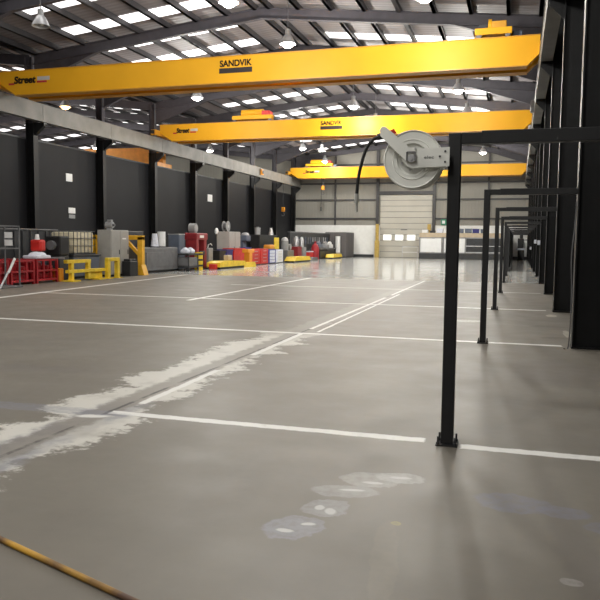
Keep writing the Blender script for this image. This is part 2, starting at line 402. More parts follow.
OFF = (.32, 1.65, 3.1, 4.55, 6.0, 7.45, 8.9, 10.35, 11.55)
for side, nm in ((-1, 'left'), (1, 'right')):
    for i, o in enumerate(OFF):
        x = RIDGE + side * o; z = roof_z(x)
        p = MB().box(x - .07, x + .07, YB, YF, z - .25, z).box(x - .07, x + .10, YB, YF, z - .25, z - .23)
        struct(p.build('purlin', 'purlin'), ORD[i] + ' purlin from the ridge on the ' + nm + ' roof slope', 'purlin')
        x = RN + side * o; z = ZR - SLOPE * abs(x - RN)
        struct(MB().box(x - .035, x + .035, YB, YF, z - .2, z).build('purlin', 'purlin'), ORD[i] + ' purlin from the ridge on the ' + ('far' if side < 0 else 'near') + ' slope of the neighbouring bay', 'purlin')
nw = 1
for k in range(-2, 11):
    yr = YK[0] + BAY * k
    for side, nm in ((-1, 'left'), (1, 'right')):
        for base, where in ((RIDGE, 'hall'), (RN, 'neighbouring bay')):
            for o in ((1.65, 4.7) if side < 0 or where != 'hall' else (4.7,)):
                if where != 'hall' and k < 2: continue
                if side > 0 and where == 'hall' and k == 3: continue
                y = yr + o
                xa, xb = base + side * 1.68, base + side * 8.87
                za, zb = ZR - SLOPE * 1.68 - .015, ZR - SLOPE * 8.87 - .015
                q = MB().prism([(xa, za), (xb, zb), (xb, zb - .012), (xa, za - .012)], 'y', y - .5, y + .5)
                struct(q.build('window_%d' % nw, 'rooflight'), 'white rooflight strip on the %s slope of the %s roof, %.0f m down the hall' % (nm, where, y), 'rooflight'); nw += 1

# ------------------------------------------------------------------ columns
def h_col(m, x0, x1, y, z0, z1, w=.3, t=.025):
    m.box(x0, x0 + t, y - w / 2, y + w / 2, z0, z1); m.box(x1 - t, x1, y - w / 2, y + w / 2, z0, z1)
    m.box(x0 + t, x1 - t, y - .012, y + .012, z0, z1)
for k, y in enumerate(YK):
    y = min(y, YF - .4)
    m = MB(); h_col(m, XR, XR + .65, y, .03, roof_z(XR + .65) - .7)
    m.box(XR - .01, XR + .66, y - .16, y + .16, 0, .03)
    m.prism([(XR, 6.75), (XR, 7.24), (.50, 7.24), (.50, 7.1)], 'y', y - .012, y + .012).box(.50, XR, y - .12, y + .12, 7.215, 7.24)
    struct(m.build('column', 'colblack'), ORD[k] + ' black steel column down the right side', 'column')
    m = MB(); h_col(m, XL - .45, XL, y, .03, 7.2, .34)
    m.prism([(XL, 6.6), (XL, 7.2), (XL + .55, 7.2), (XL + .55, 7.05)], 'y', y - .1, y + .1)
    m.box(XL - .48, XL + .03, y - .2, y + .2, 0, .03)
    o = struct(m.build('column', 'colblack'), ORD[k] + ' dark steel column along the charcoal left wall', 'column')
    m = MB(); h_col(m, XL - .45, XL - .05, y, 7.2, roof_z(XL) - .3, .3)
    m.build('upper_stub', 'rafter', o)
# runway beams
for x, t, nm in ((XL + .32, .36, 'left'), (.66, .36, 'right')):
    m = MB(); m.box(x - t / 2 + .02, x + t / 2 - .02, YB, YF - .1, 7.27, 8.04)
    m.box(x - t / 2, x + t / 2, YB, YF - .1, 7.24, 7.27).box(x - t / 2, x + t / 2, YB, YF - .1, 8.04, 8.07)
    for y in YK: m.box(x - t / 2 + .008, x + t / 2 - .008, y - .05, y + .05, 7.3, 8.0)
    o = struct(m.build('beam', 'cranegrey'), 'pale grey crane runway beam along the %s side of the hall' % nm, 'runway beam')
    MB().box(x - .035, x + .035, YB, YF - .1, 8.07, 8.13).build('crane_rail', 'midgrey', o)

# ------------------------------------------------------------------ overhead cranes
GZ0, GZ1 = 7.86, 8.9
def crane(y, label, z0=GZ0, z1=GZ1):
    t = thing('overhead_crane', label, 'overhead crane', (0, y, 0))
    xa, xb = XL + .32, .66
    for dy in (0, .95):
        m = MB()
        prof = [(xa + .15, z1), (xb - .15, z1), (xb - .15, z0 + .42), (xb - .55, z0 + .04), (xa + .95, z0 + .04), (xa + .15, z0 + .55)]
        m.prism(prof, 'y', dy, dy + .42)
        g = m.build('girder', 'yellow', t)
        m = MB(); m.box(xa + .15, xb - .15, dy - .03, dy + .45, z1, z1 + .035).box(xa + .95, xb - .55, dy - .035, dy + .455, z0, z0 + .04)
        m.build('flange', 'yellowdk', g)
        m = MB(); m.box(xa + .2, xb - .2, dy + .18, dy + .24, z1 + .035, z1 + .08); m.build('trolley_rail', 'midgrey', g)
    for x in (xa, xb):
        e = MB().box(x - .16, x + .16, -.65, 2.4, 8.22, 8.56, .02).build('end_carriage', 'yellowdk', t)
        for yy in (-.4, 2.15): MB().cyl((x - .05, yy, 8.28), (x + .05, yy, 8.28), .15, 20).build('wheel', 'midgrey', e)
        MB().box(x - .1, x + .1, -.8, -.65, 8.3, 8.5).build('buffer', 'rubber', e)
    # festoon rail along the far girder
    MB().box(xa + .5, xb - .5, 1.42, 1.47, 8.7, 8.76).build('cable_rail', 'midgrey', t)
    return t
c1 = crane(27.1, 'nearest yellow overhead crane spanning the whole hall'); c2 = crane(42.0, 'second yellow overhead crane, seen above the hose reel'); c3 = crane(69.6, 'farthest yellow overhead crane near the end wall')
def marks(t, x_text, wt, x_st, ws):
    z = 8.26
    text('SANDVIK', 'lettering', 'ink', t, (x_text, -.006, z + .25), .25, wt, 0, .012, heavy=.012)
    MB().box(x_text - .03, x_text + wt + .03, -.008, 0, z, z + .2).build('nameplate', 'ink', t)
    text('Street', 'lettering', 'ink', t, (x_st + .12 * ws, -.006, z + .10), .30, .46 * ws, .15, .015, heavy=.022)
    MB().box(x_st, x_st + .13 * ws, -.006, 0, z + .06, z + .15).build('underline', 'inkred', t)
    MB().box(x_st + .62 * ws, x_st + .88 * ws, -.006, 0, z + .20, z + .36).build('lettering_panel', 'inkgrey', t)
    MB().box(x_st + .61 * ws, x_st + .82 * ws, -.006, 0, z + .10, z + .18).build('underline', 'inkred', t)
marks(c1, -11.66, 1.35, -21.75, 2.4); marks(c2, -11.53, 1.3, -21.3, 1.95); marks(c3, -8.6, 1.3, -20.9, 1.95)
def crab(t, x0, x1, motor_m='redbright', hook_z=None, hx=None):
    """hoist trolley on top of the girders"""
    y0, y1 = .12, 1.25; z = GZ1 + .08
    f = MB().box(x0, x1, y0, y1, z + .1, z + .34, .02).build('hoist_trolley', 'yellow', t)
    for x in (x0 + .15, x1 - .15):
        for yy in (.21, 1.16): MB().cyl((x, yy - .06, z + .09), (x, yy + .06, z + .09), .1, 14).build('wheel', 'midgrey', f)
    MB().cyl((x0 + .45, .7, z + .55), (x1 - .73, .7, z + .55), .24, 18).build('drum', 'yellow', f, smooth=True)
    MB().box(x1 - .72, x1 - .2, .3, .95, z + .34, z + .62, .03).build('motor', motor_m, f)
    MB().box(x0 + .1, x0 + .42, .5, 1.1, z + .34, z + .58, .02).build('gearbox', 'dark', f)
    MB().box(x1, x1 + .35, .5, .9, z + .08, z + .28, .02).build('control_box', 'bluegrey', f)
    if hook_z:
        h = MB().cyl((hx, .60, hook_z + .3), (hx, .60, z + .1), .025, 8).cyl((hx, .78, hook_z + .3), (hx, .78, z + .1), .025, 8).build('rope', 'dark', t)
        b = MB().box(hx - .15, hx + .15, .5, .88, hook_z, hook_z + .42, .05).build('hook_block', 'orange', t)
        pts = [(hx, .69, hook_z), (hx, .69, hook_z - .2)] + [(hx + .14 * math.sin(a), .69, hook_z - .34 + .14 * math.cos(a)) for a in [i * PI * 1.5 / 8 for i in range(9)]]
        MB().tube(pts, .03, 8).build('hook', 'midgrey', b)
crab(c2, -17.3, -14.7); crab(c3, -20.7, -17.9, hook_z=6.75, hx=-19.0)
crab(c1, -1.75, -.45, 'yellowdk')
def pendant(t, x, y, z, zt):
    MB().tube([(x, y, zt), (x + .02, y, (z + zt) / 2), (x, y, z + .4)], .02, 6).build('pendant_cable', 'rubber', t)
    MB().box(x - .06, x + .06, y - .06, y + .06, z, z + .4, .02).build('pendant_control', 'dark', t)
pendant(c3, -18.95, -.1, 4.6, 7.86)
# small machines riding on the left runway and a hoist hook by the left wall
t = thing('crane_hook', 'orange hook block hanging beside the left corner columns', 'hook', (XL + .42, 67.5, 0))
MB().cyl((0, 0, 4.88), (0, 0, 7.245), .02, 6).build('rope', 'dark', t)
MB().box(-.17, .17, -.13, .13, 4.45, 4.9, .06).build('hook_block', 'orange', t)
MB().tube([(0, 0, 4.45), (0, 0, 4.3)] + [(.13 * math.sin(a), 0, 4.18 + .13 * math.cos(a)) for a in [i * PI * 1.5 / 8 for i in range(9)]], .03, 8).build('hook', 'midgrey', t)
t = thing('limit_switch', 'orange limit switch box on the left runway beam', 'switch box', (XL + .52, 60.9, 7.45))
MB().box(0, .14, -.3, .3, 0, .5, .03).build('housing', 'orange', t); MB().box(.14, .2, -.12, .12, .1, .4, .02).build('lever', 'dark', t)
for y, z, lb in ((34.0, 7.62, 'grey junction box on the right runway beam beside the nearest crane'), (40.8, 7.6, 'grey junction box on the right runway beam by the second crane')):
    t = thing('junction_box', lb, 'junction box', (.50, y, z)); MB().box(-.16, 0.0, -.2, .2, -.2, .3, .02).build('housing', 'grey', t); MB().box(-.18, -.16, -.15, .15, -.14, .24).build('cover', 'silver', t)

# ------------------------------------------------------------------ lamps
LAMPS = [(-17.0, 23.0, 9.5, 0, 'unlit high bay lamp hanging near the upper left of the roof'), (-9.2, 22.1, 9.4, 1, 'lit high bay lamp before the nearest crane, above its centre sign'), (-3.1, 23.6, 9.5, 1, 'lit high bay lamp above the right part of the nearest crane'),
         (-9.3, 28.6, 9.78, 1, 'lit high bay lamp just over the middle of the nearest crane'), (-17.1, 36.6, 9.5, 1, 'lit high bay lamp below the nearest crane on the left'), (-9.15, 40.2, 9.33, 1, 'lit high bay lamp in the middle between the first two cranes'),
         (-3.12, 37.2, 9.3, 1, 'lit high bay lamp under the nearest crane on the right'), (-3.12, 43.7, 9.3, 1, 'lit high bay lamp over the second crane above the black frame'), (-9.0, 46.0, 9.35, 1, 'lit high bay lamp half behind the second crane, left of the reel'),
         (-17.2, 57.1, 9.3, 1, 'lit high bay lamp below the second crane, left of the white one'), (-3.07, 62.9, 9.3, 1, 'lit high bay lamp seen under the black frame'), (-16.15, 59.3, 9.3, 2, 'white conical lamp hanging above the farthest crane'), (-18.0, 67.2, 9.35, 1, 'lit lamp close above the hoist of the farthest crane'),
         (-10.0, 58.0, 9.35, 1, 'lit high bay lamp hidden behind the second crane'),
         (-34.0, 38.0, 9.3, 1, 'lamp added to brighten the neighbouring bay before its orange crane'), (-34.0, 53.0, 9.3, 1, 'lamp added to brighten the neighbouring bay past its orange crane'), (-3.1, 52.0, 9.3, 1, 'unseen fill lamp added behind the second crane at right'), (-9.5, 64.5, 9.35, 1, 'unseen fill lamp added behind the hose reel for the far end'),  # fill lamps added to brighten the neighbouring bay and the far end
         (-25.2, 36.2, 9.3, 3, 'orange sodium lamp beyond the left runway beam'), (-25.3, 56.7, 9.3, 1, 'white lamp beyond the left runway beam under second crane'),
         (-17, 11, 9.4, 1, 'unseen lamp added to light the left foreground'), (-3.1, 12.5, 9.4, 1, 'unseen lamp added to light the right foreground'), (-3.1, 1, 9.4, 1, 'unseen fill lamp added above the camera'), (-9.5, 3.5, 9.4, 1, 'unseen lamp added to light the near left floor'), (-3.1, -5, 9.4, 1, 'unseen fill lamp added behind the camera')]  # out-of-view lamps added to light the near floor and the hose reel
LAMP_W = 1250.
for (x, y, z, st, lb) in LAMPS:
    t = thing('high_bay_lamp', lb, 'lamp', (x, y, z), group='high bay lamps')
    zt = (roof_z(x) if x > XL else ZR - SLOPE * abs(x - RN)) - z
    MB().cyl((0, 0, .42), (0, 0, zt), .018, 6).build('suspension_rod', 'midgrey', t)
    MB().cyl((0, 0, .2), (0, 0, .45), .11, 14).build('gear_housing', 'white' if st == 2 else 'grey', t, smooth=True)
    MB().lathe([(.12, .22), (.16, .16), (.25, .0), (.31, -.14), (.33, -.14), (.27, .0), (.18, .17), (.12, .235)], seg=20).build('reflector', 'white' if st == 2 else 'silver', t, smooth=True)
    if st in (1, 3):
        MB().sphere((0, 0, -.14), .23, (1, 1, .62), 16, 10).build('bulb', 'bulb' if st == 1 else 'bulb_orange', t, smooth=True)
        l = bpy.data.lights.new('lamp_light', 'POINT'); l.energy = LAMP_W if st == 1 else 250; l.shadow_soft_size = .25
        l.color = (1, .985, .925) if st == 1 else (1, .5, .2)
        lo = bpy.data.objects.new('lamp_light', l); C.objects.link(lo); lo.parent = t; lo.location = (0, 0, -.62)
    else: MB().sphere((0, 0, -.02), .14, (1, 1, .8), 12, 8).build('bulb', 'clear', t, smooth=True)

# ------------------------------------------------------------------ black pipe frames down the right
PX = -.492
def frame():
    t = thing('pipe_frame', 'nearest black square tube frame, carrying the hose reel', 'frame', (PX, YK[0], 0), group='black frames beside the right columns')
    MB().box(-.048, .048, -.048, .048, .012, 2.46, .006).build('post', 'black', t)
    MB().box(.048, .22, -.048, .048, 2.375, 2.46, .005).build('elbow', 'black', t)
    MB().box(.20, 1.345, -.052, .052, 2.375, 2.472, .005).build('top_beam', 'black', t)
    p = MB().box(-.085, .085, -.085, .085, 0, .012).build('base_plate', 'black', t)
    for sx in (-.067, .067):
        for sy in (-.067, .067):
            MB().cyl((sx, sy, .012), (sx, sy, .075), .008, 8).cyl((sx, sy, .012), (sx, sy, .03), .016, 6).build('anchor_bolt', 'dark', p)
    return t
f0 = frame()
for k in range(1, 12):
    dup(f0, (PX, YK[k], 0), ORD[k] + ' black square tube frame, counting back from the hose reel')

# hose reel on the nearest post
Y0 = YK[0]
t = thing('hose_reel', 'off-white spring hose reel mounted on the nearest black frame', 'hose reel', (-.807, Y0, 2.26))
dd = []
for yy, nm in ((-.10, 'front'), (.10, 'rear')):
    s = -1 if yy < 0 else 1
    prof = [(.0, yy), (.235, yy), (.242, yy + s * .006), (.242, yy - s * .012), (.225, yy - s * .012), (.0, yy - s * .012)]
    prof = [(.03, yy - s * .02), (.12, yy - s * .02), (.135, yy), (.16, yy), (.165, yy + s * .006), (.172, yy), (.226, yy), (.236, yy + s * .008), (.243, yy + s * .002), (.243, yy - s * .014), (.228, yy - s * .016), (.03, yy - s * .03)]
    prof = [(r_ * .93, z_) for r_, z_ in prof]
    o = MB().lathe(prof, axis='y', seg=48).build('side_disc', 'offwhite', t, smooth=True)
    if yy < 0:
        for i in range(6):
            a = i * PI / 3 + .3
            MB().cyl((.085 * math.cos(a), yy + .012, .085 * math.sin(a)), (.085 * math.cos(a), yy - .0, .085 * math.sin(a)), .008, 8).build('rivet', 'silver', o)
MB().cyl((0, -.075, 0), (0, .075, 0), .10, 28).build('drum', 'offwhite', t, smooth=True)
hp = []
for i in range(400):
    a = i * 2 * PI / 40; hp.append((.13 * math.cos(a), -.07 + .14 * i / 400, .13 * math.sin(a)))
MB().tube(hp, .012, 6).build('coiled_hose', 'rubber', t, smooth=True)
# bracket arm to the post and the guide arm, both plates with folded edges
ar = MB()
arm = [(.287, -.062), (.287, .082), (.045, .075), (.035, .03), (-.02, .03), (-.08, .0), (-.035, -.055), (.0, -.07)]
ar.prism(arm, 'y', -.150, -.140)
ar.box(.05, .26, -.139, -.112, .069, .077).box(0.02, .26, -.139, -.112, -.070, -.060)
ar.box(.240, .2615, -.139, .131, -.060, .080)
ar.prism([(min(u_, .26), v_) for u_, v_ in arm], 'y', .132, .142)
br = ar.build('bracket_arm', 'offwhite', t)
for x, z in ((.255, .05), (.255, -.03), (.215, .012)): MB().cyl((x, -.158, z), (x, -.149, z), .008, 8).build('bolt', 'dark', br)
text('elec', 'lettering', 'midgrey', br, (.095, -.151, -.002), .022, .075, depth=.001)
g = MB()
ga = [(.03, .04), (-.03, -.03), (-.232, .165), (-.246, .18), (-.252, .225), (-.238, .248), (-.205, .248), (-.165, .215)]
g.prism(ga, 'y', -.166, -.152); ga2 = [(.03, .03), (-.03, -.03), (-.24, .17), (-.19, .235)]
g.prism(ga2, 'y', .145, .156)
g.bar((-.225, -.152, .21), (-.225, .15, .21), .035)
gu = g.build('guide_arm', 'offwhite', t)
MB().cyl((-.24, 0, .21), (-.295, 0, .195), .026, 14).build('hose_guide', 'rubber', gu)
MB().cyl((0, -.175, 0), (0, -.15, 0), .028, 16).cyl((0, -.182, 0), (0, -.175, 0), .014, 6).build('axle_hub', 'silver', t, smooth=True)
MB().bar((-.035, -.172, .048), (.03, -.172, .048), .01).bar((-.035, -.172, -.02), (-.035, -.172, .048), .01).bar((.03, -.172, -.02), (.03, -.172, .048), .01).build('axle_clip', 'midgrey', t)
MB().cyl((-.145, -.12, .195), (-.165, -.12, .225), .022, 12).build('lock_knob', 'redbright', t)
hose = [(-.275, 0, .201), (-.315, 0, .188), (-.35, 0, .16), (-.385, 0, .11), (-.415, 0, .03), (-.437, 0, -.06), (-.452, 0, -.14), (-.458, 0, -.21), (-.462, 0, -.26)]
# resample smoothly
def catmull(P, n=6):
    P = [Vector(p) for p in P]; out = []
    for i in range(len(P) - 1):
        a, b_, c_, d_ = P[max(i - 1, 0)], P[i], P[i + 1], P[min(i + 2, len(P) - 1)]
        for k in range(n):
            u = k / n; out.append(.5 * ((2 * b_) + (c_ - a) * u + (2 * a - 5 * b_ + 4 * c_ - d_) * u * u + (3 * b_ - a - 3 * c_ + d_) * u ** 3))
    return out + [P[-1]]
hs = MB().tube(catmull(hose), .0135, 10).build('hose', 'rubber', t, smooth=True)
MB().cyl((-.462, 0, -.255), (-.463, 0, -.33), .018, 12).build('end_fitting', 'clear', hs, smooth=True)
MB().cyl((-.463, 0, -.33), (-.460, 0, -.40), .011, 10).build('nozzle', 'clear', hs, smooth=True)

# rusty yellow pipe on the floor bottom left
o = MB().tube([(-3.6, 3.43, .016), (-2.66, 3.105, .016), (-1.57, 2.71, .016), (-.9, 2.47, .016)], .016, 12).build('yellow_pipe', 'rust', smooth=True)
tag(o, 'rusty yellow pipe lying across the near left corner of the floor', 'pipe')

# ------------------------------------------------------------------ equipment along the left
# tubular trolley rack in front of the red stillages
t = thing('trolley_rack', 'grey tubular rack with two white cards at the far left edge', 'rack', (-15.95, 19.3, 0))
for x in (-.28, .28):
    for y in (-.75, .55): MB().bar((x, y, .02), (x, y, 2.1), .04).build('upright', 'midgrey', t)
m = MB()
for z in (1.33, 2.08):
    for x in (-.28, .28): m.bar((x, -.75, z), (x, .55, z), .04)
    for y in (-.75, .55): m.bar((-.28, y, z), (.28, y, z), .04)
m.build('rail', 'midgrey', t); t.scale.z = .96
MB().box(-.33, .33, -.85, .65, 0, .06, .01).build('foot', 'midgrey', t)
for z in (1.42, 1.68): MB().box(-.25, .05, .50, .52, z, z + .2).build('card', 'white', t)
t = thing('leaning_pipe', 'pale pipe leaning against the grey rack at far left', 'pipe', (-15.55, 18.75, 0))
MB().cyl((0, 0, .02), (-.02, .75, .95), .035, 10).build('tube', 'silver', t); MB().cyl((0, .4, .5), (-.02, .75, .95), .042, 10).build('sleeve', 'white', t)
# red stillages
def stillage():
    t = thing('red_stillage', 'red tubular stillage, first of three at the far left', 'stillage', (-16.95, 19.5, 0), group='red stillages on the left')
    for x in (-.6, .6):
        for y in (-.58, .58): MB().bar((x, y, .0), (x, y, 1.0), .08).build('post', 'red', t)
    m = MB()
    for z in (.14, .52, .94):
        for x in (-.6, .6): m.bar((x, -.58, z), (x, .58, z), .075)
        for y in (-.58, .58): m.bar((-.6, y, z), (.6, y, z), .075)
    m.build('rail', 'red', t)
    m = MB()
    for i in range(6): m.box(-.6, .6, -.55 + i * .19, -.42 + i * .19, .16, .2)
    m.build('base_slats', 'redmach', t)
    m = MB().box(-.5, .5, -.5, .5, .2, .42, .04).box(-.45, .3, -.5, .1, .42, .86, .04).box(-.3, .5, .15, .5, .42, .72, .04); m.build('load', 'red', t)
    for yy in (-.2, .2): MB().bar((.6, yy, .14), (.6, yy, .94), .07).build('post', 'red', t)
    for xx in (-.2, .2): MB().bar((xx, -.58, .14), (xx, -.58, .94), .07).build('post', 'red', t)
    return t
s0 = stillage(); s0.scale.z = .88; dup(s0, (-16.95, 20.85, 0), 'red tubular stillage, middle of three at the far left'); dup(s0, (-16.95, 22.2, 0), 'red tubular stillage beside the yellow barrier stand')
# things on the stillage: white cloth and red canister
o = MB().box(-17.05, -16.4, 21.75, 22.55, .87, 1.0, .05).sphere((-16.7, 22.15, 1.0), .3, (1.0, 1.15, .45)).build('folded_sheet', 'cloth', smooth=True)
tag(o, 'crumpled bluish white sheet on the red stillage', 'sheet')
t = thing('red_canister', 'red canister with white cap above the red stillages', 'canister', (-16.68, 22.2, 1.142))
MB().box(-.26, .2, -.16, .16, 0, .42, .07).build('body', 'redbright', t); MB().cyl((-.06, 0, .42), (-.06, 0, .62), .09, 14, .06).build('cap', 'white', t, smooth=True)
o = MB().bar((-17.3, 22.68, .895), (-15.95, 22.68, .895), .05).build('steel_bar', 'grey'); tag(o, 'pale steel bar lying on the red stillage', 'bar')
# dark container and tank
t = thing('steel_container', 'dark grey steel container against the charcoal wall behind red stillages', 'container', (-20.1, 25.2, 0))
m = MB().box(-.9, .9, -2.9, 1.6, .08, 1.95, .03); m.build('body', 'dark', t)
m = MB()
for i in range(9): m.box(.9, .94, -2.7 + i * .5, -2.55 + i * .5, .1, 1.9)
m.build('rib', 'dark', t); MB().box(-.95, .95, -2.95, 1.65, 1.93, 2.0, .02).build('lid', 'midgrey', t); MB().box(-.8, .8, -2.7, 1.4, 0, .08).build('skid', 'black', t)
t = thing('storage_bund', 'dark grey bund box under the caged cream tank', 'bund', (-17.75, 25.6, 0))
MB().box(-.75, .95, -1.1, .75, .1, .95, .04).build('body', 'bluegrey', t); MB().box(-.8, 1.0, -1.15, .8, .9, .97, .01).build('rim', 'dark', t); MB().box(-.6, .8, -.9, .6, 0, .1).build('skid', 'black', t)
t = thing('caged_tank', 'cream liquid tank in a metal cage above the yellow barrier', 'tank', (-17.75, 25.6, .97)); t.scale.z = .93
MB().box(-.3, .75, -.8, .62, .06, .98, .07).build('tank', 'cream', t, smooth=True)
m = MB()
for i in range(6):
    x = -.34 + i * .226
    for y in (-.84, .66): m.bar((x, y, .03), (x, y, 1.02), .022)
for i in range(7):
    y = -.84 + i * .25
    for x in (-.34, .79): m.bar((x, y, .03), (x, y, 1.02), .022)
for z in (.05, .38, .70, 1.02):
    for x in (-.34, .79): m.bar((x, -.84, z), (x, .66, z), .022)
    for y in (-.84, .66): m.bar((-.34, y, z), (.79, y, z), .022)
m.build('cage', 'midgrey', t); MB().cyl((.2, -.1, .97), (.2, -.1, 1.05), .13, 16).build('lid', 'dark', t); MB().box(-.36, .81, -.86, .68, 0, .05).build('pallet', 'dark', t)
t = thing('pump_unit', 'black pump on the red stillage end, before the cream tank', 'pump', (-17.0, 23.75, 0))
MB().box(-.3, .3, -.3, .3, 0, .95, .03).build('stand', 'dark', t); MB().box(-.32, .34, -.3, .3, .95, 1.7, .05).build('housing', 'black', t); MB().cyl((0, -.3, 1.35), (0, -.45, 1.35), .18, 16).build('port', 'midgrey', t)
# yellow barrier stand
t = thing('barrier_stand', 'low yellow steel barrier stand beside the red stillages', 'barrier', (-16.05, 23.0, 0))
for y, zt in ((.25, .85), (1.35, .85)): MB().box(-.07, .07, y - .08, y + .08, .06, zt).build('post', 'floor_yellow', t)
MB().box(-.08, .08, -.1, 1.45, .78, .93, .01).build('top_rail', 'floor_yellow', t)
MB().box(-.09, .09, .0, 2.5, .36, .50, .01).build('low_rail', 'floor_yellow', t)
for y in (.25, 2.0): MB().box(-.25, .25, y - .25, y + .25, 0, .06).build('foot', 'floor_yellow', t)
MB().box(-.25, -.02, 1.5, 2.4, .05, .36, .02).build('step_box', 'floor_yellow', t); t.scale.z = .88
t = thing('hoop_barrier', 'yellow hoop barrier in front of the grey cabinet', 'barrier', (-15.95, 25.6, 0))
for y in (0, .72): MB().box(-.08, .08, y - .09, y + .09, .03, .85).build('leg', 'floor_yellow', t); MB().box(-.16, .16, y - .16, y + .16, 0, .03).build('foot', 'floor_yellow', t)
MB().box(-.08, .08, -.09, .81, .80, .97, .02).build('top_rail', 'floor_yellow', t); t.scale.z = .88
o = MB().box(-16.65, -16.3, 22.9, 23.15, 0, .5, .03).cyl((-16.48, 22.87, .35), (-16.48, 23.2, .35), .12, 12).build('yellow_winch', 'orange'); tag(o, 'small orange winch between red stillage and yellow stand', 'winch')
# gantry frame and cabinet
t = thing('gantry_frame', 'orange gantry frame with braced post right of the grey cabinet', 'gantry', (-16.25, 28.85, 0))
for x in (0, -2.35):
    p = MB().box(x - .12, x + .12, -.12, .12, .04, 1.85, .01).build('post', 'amber', t)
    MB().prism([(x - .26, .0), (x + .26, .0), (x + .12, .5), (x - .12, .5)], 'y', -.2, .2).build('foot', 'amber', p)
MB().box(-2.47, .12, -.12, .12, 1.70, 1.92, .01).build('top_beam', 'amber', t); MB().bar((-.75, 0, 1.68), (-.05, 0, .95), .14).build('brace', 'amber', t); t.scale.z = .93
t = thing('electrical_cabinet', 'tall grey electrical cabinet behind the yellow hoop barrier', 'cabinet', (-16.9, 27.6, 0))
MB().box(-.35, .3, -.7, .75, .08, 2.0, .015).build('body', 'cabinet', t); MB().box(-.3, .26, -.66, .7, 0, .08).build('plinth', 'dark', t)
for y0, y1 in ((-.67, .02), (.04, .73)): dr = MB().box(.3, .325, y0, y1, .12, 1.95, .006).build('door', 'cabinet', t); MB().box(.325, .345, y1 - .1, y1 - .06, .95, 1.15).build('handle', 'dark', dr)
MB().box(.326, .332, .2, .5, 1.6, 1.66).build('label_plate', 'white', t)
t = thing('extract_fan', 'pale grey motor unit on top of the electrical cabinet', 'motor', (-16.95, 27.4, 2.0))
MB().box(-.12, .12, -.12, .12, 0, .12).build('base', 'grey', t); MB().cyl((-.2, 0, .3), (.2, 0, .3), .18, 16).build('body', 'silver', t, smooth=True); MB().box(-.1, .14, -.1, .12, .45, .62, .02).build('terminal_box', 'grey', t); MB().cyl((.2, 0, .3), (.32, 0, .3), .08, 12).build('shaft', 'midgrey', t); t.scale = (.8, .8, .72)
o = MB().box(-16.52, -16.12, 27.65, 28.35, 0, .65, .03).box(-16.47, -16.17, 27.7, 28.3, .65, .75, .02).build('toolbox', 'black'); tag(o, 'black box on floor between grey cabinet and orange gantry post', 'box')
# dark machine
t = thing('dark_machine', 'large charcoal machine bed right of the orange gantry', 'machine', (-17.6, 31.4, 0))
MB().box(-.9, .95, -1.75, 1.9, .12, 1.22, .04).build('bed', 'midgrey', t); MB().box(-.8, .85, -1.6, 1.7, 0, .12).build('skid', 'black', t)
MB().box(-1.0, .0, -1.8, .1, 1.22, 2.0, .04).build('headstock', 'dark', t); MB().box(.95, .98, -1.4, 1.5, .3, 1.0, .01).build('side_panel', 'midgrey', t)
for i, (y, zt, lb) in enumerate(((.05, 1.9, 'white wrapped roll standing on the charcoal machine, left of two'), (.75, 2.0, 'white wrapped roll standing on the charcoal machine, right of two'))):
    t = thing('wrapped_roll', lb, 'roll', (-17.05, 31.55 + y, 1.22), group='white rolls on the charcoal machine')
    MB().cyl((0, 0, .0), (0, 0, zt - 1.22), .2, 16, .2 if i else .12).build('body', 'white' if i else 'cloth', t, smooth=True); MB().cyl((0, 0, 0), (0, 0, .05), .23, 16).build('stand', 'dark', t)
t = thing('control_cabinet', 'dark blue grey cabinet between the charcoal machine and red press', 'cabinet', (-17.25, 34.35, 0))
MB().box(-.3, .3, -.35, .35, .06, 1.88, .02).build('body', 'bluegrey', t); MB().box(-.27, .27, -.32, .32, 0, .06).build('plinth', 'black', t); MB().box(.3, .32, -.32, .32, .15, 1.8, .005).build('door', 'bluegrey', t); MB().box(-.31, .33, -.36, .36, 1.86, 1.92).build('top_edge', 'silver', t)
t = thing('parts_cart', 'dark wheeled cart with white bundles before the blue grey cabinet', 'cart', (-16.4, 33.95, 0))
MB().box(-.35, .35, -.6, .6, .16, .26).build('lower_shelf', 'dark', t); MB().box(-.35, .35, -.6, .6, .82, .9).build('top_shelf', 'dark', t); MB().box(-.31, .31, -.55, .55, .26, .70, .03).build('drawer_block', 'midgrey', t)
for x in (-.31, .31):
    for y in (-.55, .55): MB().bar((x, y, .14), (x, y, .9), .05).build('leg', 'dark', t); MB().cyl((x - .03, y, .075), (x + .03, y, .075), .075, 12).build('wheel', 'rubber', t)
for y, c_ in ((-.3, 'left'), (.3, 'right')):
    o = MB().box(-16.6, -16.2, 33.95 + y - .2, 33.95 + y + .2, .9, 1.12, .08).sphere((-16.4, 33.95 + y, 1.1), .16, (1, 1, .7)).build('white_bundle', 'cloth', smooth=True); tag(o, c_ + ' white cloth bundle on the dark cart', 'bundle', 'white bundles on the cart')
t = thing('yellow_drum', 'yellow and black banded drum between dark cart and red press', 'drum', (-16.25, 34.95, 0))
MB().cyl((0, 0, 0), (0, 0, .95), .22, 20).build('body', 'floor_yellow', t, smooth=True)
for z in (.2, .5, .8): MB().cyl((0, 0, z), (0, 0, z + .1), .23, 20).build('band', 'dark', t, smooth=True)
